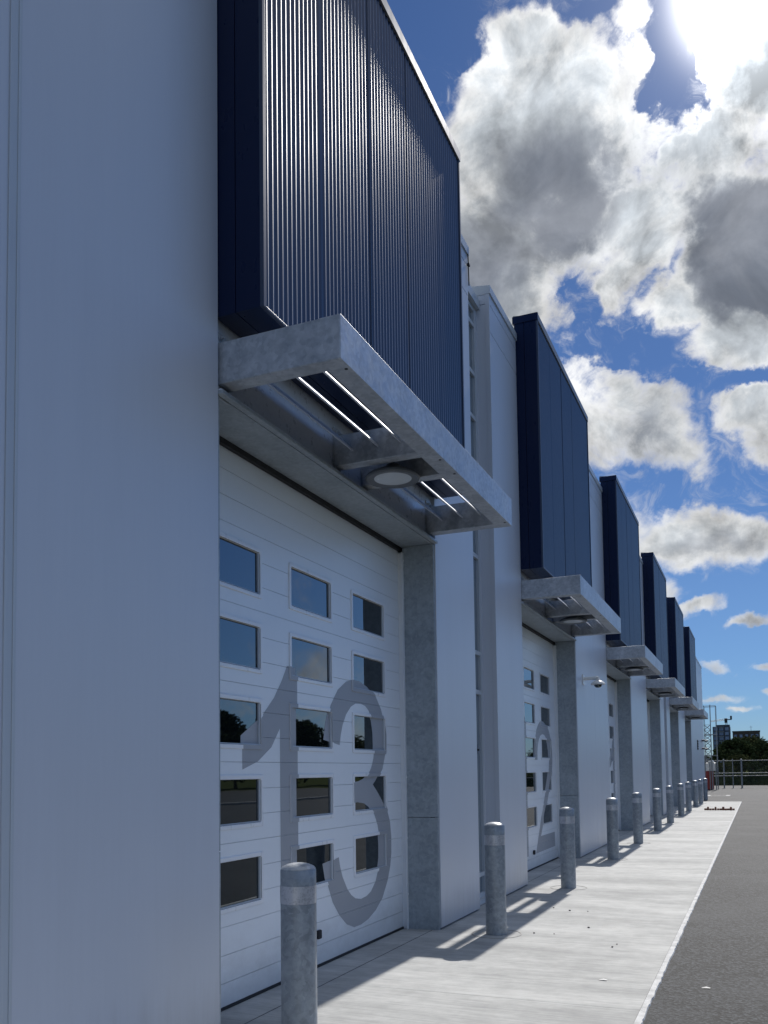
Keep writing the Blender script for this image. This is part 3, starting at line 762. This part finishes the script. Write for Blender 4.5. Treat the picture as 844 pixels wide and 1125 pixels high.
for k, (x, y, s) in enumerate(places):
    tree(x, y, s, k % 3, vis.get(k, 'dark broadleaf tree in the crowded wood beyond the fence'), 'trees in the wood beyond the fence' if k not in vis else 'tall trees beyond the fence')
for k in range(24):   # a belt on the far side of the yard; it shows only as a reflection in the door glass
    tree(44 + random.uniform(-3, 3), -20 + k*6.4 + random.uniform(-1.5, 1.5), random.uniform(.78, 1.08), k % 3, 'tree across the yard mirrored in the dark door windows', 'trees mirrored in the door windows')
# hedge behind the fence
rnd = random.Random(5); bm = bmesh.new()
for k in range(16000):
    p = Vector((rnd.uniform(-12, 30), 84 + rnd.uniform(-.7, .7), 0)); p.z = (1.35 + .25*math.sin(p.x*.9) + .15*math.sin(p.x*2.3))*rnd.random()**.7
    u = Vector((rnd.gauss(0, 1), rnd.gauss(0, 1), rnd.gauss(0, 1))).normalized(); w = u.cross(Vector((rnd.gauss(0, 1), rnd.gauss(0, 1), rnd.gauss(0, 1)))).normalized(); s = rnd.uniform(.05, .12)
    bm.faces.new([bm.verts.new(v) for v in (p + u*s, p + w*s*.7, p - u*s, p - w*s*.7)])
q = MB(); q.bm = bm; q.box(-12, 30, 83.6, 84.4, -.02, 1.0); tag(q.build('hedge', 'leaf', origin=(9, 84, 0)), 'low dark green hedge running behind the chain link fence', 'hedge')

# ------------------------------------------------------------------ distant blocks and crane
root = empty('apartment_tower', (-20.4, 606, 0), 'tall dark blue apartment tower rising left of the trees', 'building')
q = MB(); q.box(-25.6, -15.2, 600, 616, 0, 28.0); q.box(-23.6, -15.4, 602, 614, 28, 29.2); q.build('wall', 'tower_dark', root)
for (a, b) in ((-25.0, -22.6), (-21.6, -19.2), (-18.2, -16.0)):
    for k in range(9):
        q = MB(); q.box(a, b, 599.6, 599.98, 1.4 + k*3.0, 3.5 + k*3.0); q.build('window', 'tower_glass', root)
for k in range(9):
    q = MB(); q.box(-21.9, -18.9, 598.6, 599.59, 3.55 + k*3.0, 3.85 + k*3.0); q.build('balcony', 'tower_slab', root)
    q = MB(); q.box(-25.2, -22.4, 599.3, 599.59, 3.6 + k*3.0, 3.8 + k*3.0); q.build('balcony', 'tower_slab', root)
root = empty('dark_apartment_block', (-5.2, 556, 0), 'wide low dark block with flat roof half hidden behind the trees', 'building')
q = MB(); q.box(-12.6, 2.1, 550, 564, 0, 22.4); q.box(-12.8, 2.3, 549.9, 564, 22.4, 22.9); q.build('wall', 'dark_block', root)
for k in range(6):
    for x in (-11.8, -8.8, -5.8, -2.8, -.2):
        q = MB(); q.box(x, x + 1.5, 549.7, 549.98, 1.6 + k*3.5, 3.3 + k*3.5); q.build('window', 'tower_glass', root)
q = MB(); q.tube((-2.6, 556, 22.9), (-2.6, 556, 26.0), .12, 6); q.tube((-3.4, 556, 25.2), (-1.8, 556, 25.2), .08, 6); q.build('roof_aerial', 'crane', root)
root = empty('tower_crane', (-17.9, 624, 0), 'small pale tower crane with a long jib above the dark blue apartment tower', 'crane')
cx_, cy_ = -17.9, 624
q = MB()
for sx in (-.5, .5):
    for sy in (-.5, .5): q.tube((cx_ + sx, cy_ + sy, 0), (cx_ + sx, cy_ + sy, 33.2), .14, 5)
for k in range(22): q.tube((cx_ - .5, cy_ - .5, 1.5*k), (cx_ + .5, cy_ - .5, 1.5*k + 1.5), .09, 4)
q.build('mast', 'crane', root)
q = MB()
for dz in (0, 1.0): q.tube((cx_ + 1, cy_ - .4, 33.4 + dz), (cx_ - 9.5, cy_ - .4, 32.4 + dz*.6), .14, 5)
for k in range(10): q.tube((cx_ - k, cy_ - .4, 33.3 - k*.1), (cx_ - k - .5, cy_ - .4, 34.3 - k*.13), .09, 4)
q.build('jib', 'crane', root)
q = MB(); q.box(cx_ + .6, cx_ + 3.4, cy_ - 1, cy_ + .6, 33.3, 33.8); q.build('counter_jib', 'gap', root)
q = MB(); q.box(cx_ + 2.4, cx_ + 3.6, cy_ - 1, cy_ + .8, 33.8, 36.0, .1); q.build('counterweight', 'gap', root)
q = MB(); q.box(cx_ - 1.1, cx_ + .7, cy_ - 1.2, cy_ + .6, 31.4, 34.4, .2); q.build('cab', 'gap', root)

# ------------------------------------------------------------------ sun, sky, camera
SUN_EL, SUN_AZ = rad(41), rad(1.25)
sd = Vector((math.sin(SUN_AZ)*math.cos(SUN_EL), math.cos(SUN_AZ)*math.cos(SUN_EL), math.sin(SUN_EL)))
L = bpy.data.lights.new('sun', 'SUN'); L.energy = SUNE; L.angle = rad(.55); L.color = (1, .955, .9)
so = bpy.data.objects.new('sun', L); COL.objects.link(so); so.rotation_euler = sd.to_track_quat('Z', 'Y').to_euler(); so.location = (0, 0, 30)

w = bpy.data.worlds.new('World'); scene.world = w; w.use_nodes = True
nt = NT(w.node_tree); bg = nt.n['Background']; bg.inputs[1].default_value = SKYK
sky = nt.node('ShaderNodeTexSky'); sky.sky_type = 'NISHITA'; sky.sun_disc = False
sky.sun_elevation = SUN_EL; sky.sun_rotation = SUN_AZ; sky.air_density = 1.0; sky.dust_density = .05; sky.ozone_density = 3.0
tc = nt.node('ShaderNodeTexCoord'); d = nt.vm('NORMALIZE', tc.outputs['Generated'])
warp = nt.vm('SUBTRACT', nt.noise(d, 7, 4, .55, col=True), (.5, .5, .5))
warp2 = nt.vm('SUBTRACT', nt.noise(d, 22, 6, .6, col=True), (.5, .5, .5))
zz0 = nt.node('ShaderNodeSeparateXYZ'); nt.l.new(d, zz0.inputs[0]); hz = nt.ramp(zz0.outputs[2], .05, .40, .26, 1.0, smooth=False)
dw = nt.vm('ADD', d, nt.scale(nt.vm('ADD', nt.scale(warp, .12), nt.scale(warp2, .07)), hz))
def field(tab):
    """each entry: two dual tangent vectors and a weight -> weight*(1-r^2)"""
    outs = []
    for e in tab:
        A, B, wt = e[:3], e[3:6], e[6]
        u = nt.dot(dw, A); v = nt.dot(dw, B)
        r2 = nt.m('MULTIPLY_ADD', u, u, nt.m('MULTIPLY', v, v))
        outs.append(nt.m('MULTIPLY_ADD', r2, -wt, wt))
    while len(outs) > 1:
        outs = [nt.m('MAXIMUM', outs[k], outs[k+1]) if k + 1 < len(outs) else outs[k] for k in range(0, len(outs), 2)]
    return outs[0]
zc = nt.node('ShaderNodeSeparateXYZ'); nt.l.new(d, zc.inputs[0]); Z = zc.outputs[2]; Yd = zc.outputs[1]; Xd = zc.outputs[0]
up = nt.ramp(Z, 0, .02)
def cl(v): return nt.m('ADD', nt.m('MULTIPLY', nt.noise(v, 7, 15, .62, .5), .70), nt.m('MULTIPLY', nt.noise(v, 24, 10, .7, .8), .30))
f1 = cl(d)
def soft(v): return nt.noise(v, 12, 9, .58, .5)
g1 = soft(d); g2 = soft(nt.vm('ADD', d, tuple(sd*.03)))
big = nt.noise(nt.vm('MULTIPLY', d, (1, 1, 2.2)), 2.3, 3, .5)
# placed clouds ahead, scattered ones elsewhere, an extra bank overhead
front = nt.ramp(Yd, .45, .7)
side = nt.ramp(Xd, .12, .3)
front = nt.m('MULTIPLY', front, nt.m('SUBTRACT', 1, side))
Fp = nt.m('MAXIMUM', field(POS), -.8)
Fn = nt.m('MAXIMUM', field(NEG), 0)
Ff = nt.m('SUBTRACT', Fp, Fn)
lowc = nt.ramp(Z, .05, .28, .30, -.30, smooth=False)
Fb = nt.m('ADD', nt.m('ADD', nt.m('MULTIPLY', nt.m('SUBTRACT', big, .56), 5), lowc), nt.ramp(Z, .55, .75, 0, 1.6))  # dense unseen cloud overhead, added to brighten the shaded facade
F = nt.m('ADD', nt.m('MULTIPLY', Ff, front), nt.m('MULTIPLY', Fb, nt.m('SUBTRACT', 1, front)))
dens = nt.m('ADD', F, nt.m('MULTIPLY', nt.m('SUBTRACT', f1, .5), nt.m('MULTIPLY', nt.m('ADD', nt.m('MULTIPLY', hz, .6), .4), NAMP)))
thin = nt.m('MULTIPLY', nt.ramp(nt.noise(nt.vm('ADD', d, nt.scale(warp, .1)), 17, 10, .68, 1.2), .47, .75, 0, .55), nt.ramp(nt.m('ADD', F, nt.m('MULTIPLY', nt.m('SUBTRACT', big, .5), 2)), -.75, .0))
mask = nt.m('MULTIPLY', nt.m('MAXIMUM', nt.ramp(dens, -.12, .6), thin), up)
low = nt.noise(d, 5, 6, .55, .4)
dark = nt.m('MAXIMUM', field(DARK), 0)
dark = nt.ramp(nt.m('ADD', dark, nt.m('MULTIPLY', nt.m('SUBTRACT', low, .5), 1.5)), .0, .95)
inner = nt.ramp(nt.m('ADD', dens, nt.m('MULTIPLY', nt.m('SUBTRACT', low, .5), 1.0)), .15, 1.1)
dark = nt.m('MULTIPLY', dark, nt.ramp(dens, .1, .9))
relief = nt.m('MULTIPLY', nt.m('SUBTRACT', g1, g2), RELIEF)
lit = nt.m('ADD', nt.m('ADD', nt.m('MULTIPLY', inner, -.42), 1.0), relief)
cosang = nt.dot(d, tuple(sd))
prox = nt.m('POWER', nt.m('MAXIMUM', cosang, 0), 60)
prox2 = nt.m('POWER', nt.m('MAXIMUM', cosang, 0), 500)
bright = nt.m('ADD', nt.m('ADD', 1.0, nt.m('MULTIPLY', prox, .4)), nt.m('MULTIPLY', prox2, 5))
lit = nt.m('MULTIPLY', nt.m('MAXIMUM', lit, .3), nt.m('MULTIPLY', bright, CLOUDK))
white = nt.mix(inner, (1, .99, .97, 1), (.86, .93, 1.0, 1))
cw = nt.scale(white, lit)
grey = nt.scale(nt.mix(nt.ramp(nt.noise(d, 8, 7, .55, .6), .36, .66), (.215, .245, .305, 1), (.40, .43, .495, 1)), nt.m('MULTIPLY', nt.m('ADD', 1, nt.m('MULTIPLY', relief, .6)), CLOUDK*DARKK))
cc = nt.mix(dark, cw, grey)
skc = nt.scale(nt.vm('MULTIPLY', nt.vm('MULTIPLY', sky.outputs[0], SKYTINT), nt.mix(nt.ramp(Z, .02, .2), (.80, .90, 1.02, 1), (1, 1, 1, 1))), nt.ramp(Xd, .12, .6, 1.0, 1.9))  # unseen sky facing the doors brightened: added fill for facade and pane reflections
glow = nt.scale((1, .97, .94), nt.m('ADD', nt.m('MULTIPLY', nt.m('POWER', nt.m('MAXIMUM', cosang, 0), 1500), 14*CLOUDK), nt.m('MULTIPLY', nt.m('POWER', nt.m('MAXIMUM', cosang, 0), 130), .22*CLOUDK)))
skc = nt.vm('ADD', skc, glow)
final = nt.mix(mask, skc, cc)
nt.l.new(final, bg.inputs[0])
w.cycles.sampling_method = 'MANUAL'; w.cycles.sample_map_resolution = 1024

cam = bpy.data.cameras.new('camera'); co = bpy.data.objects.new('camera', cam); COL.objects.link(co); scene.camera = co
yaw, pit, rol = rad(23.066), rad(3.315), rad(-.778)
Fv = Vector((-math.sin(yaw)*math.cos(pit), math.cos(yaw)*math.cos(pit), math.sin(pit)))
R0 = Vector((math.cos(yaw), math.sin(yaw), 0)); U0 = R0.cross(Fv)
Rv = R0*math.cos(rol) + U0*math.sin(rol); Uv = U0*math.cos(rol) - R0*math.sin(rol)
co.matrix_world = Matrix.Translation((0, 0, 1.55)) @ Matrix((Rv, Uv, -Fv)).transposed().to_4x4()
cam.sensor_fit = 'HORIZONTAL'; cam.sensor_width = 36; cam.lens = 960/844*36
cam.shift_y = (793.094 - 562.5)/844; cam.clip_start = .05; cam.clip_end = 6000

scene.render.engine = 'CYCLES'
scene.cycles.use_denoising = True
scene.cycles.max_bounces = 8; scene.cycles.sample_clamp_indirect = 6; scene.cycles.sample_clamp_direct = 4.0
scene.cycles.caustics_reflective = False; scene.cycles.caustics_refractive = False
vs = scene.view_settings; vs.view_transform = 'Standard'; vs.look = 'None'; vs.exposure = EXPO; vs.gamma = 1; vs.use_curve_mapping = False
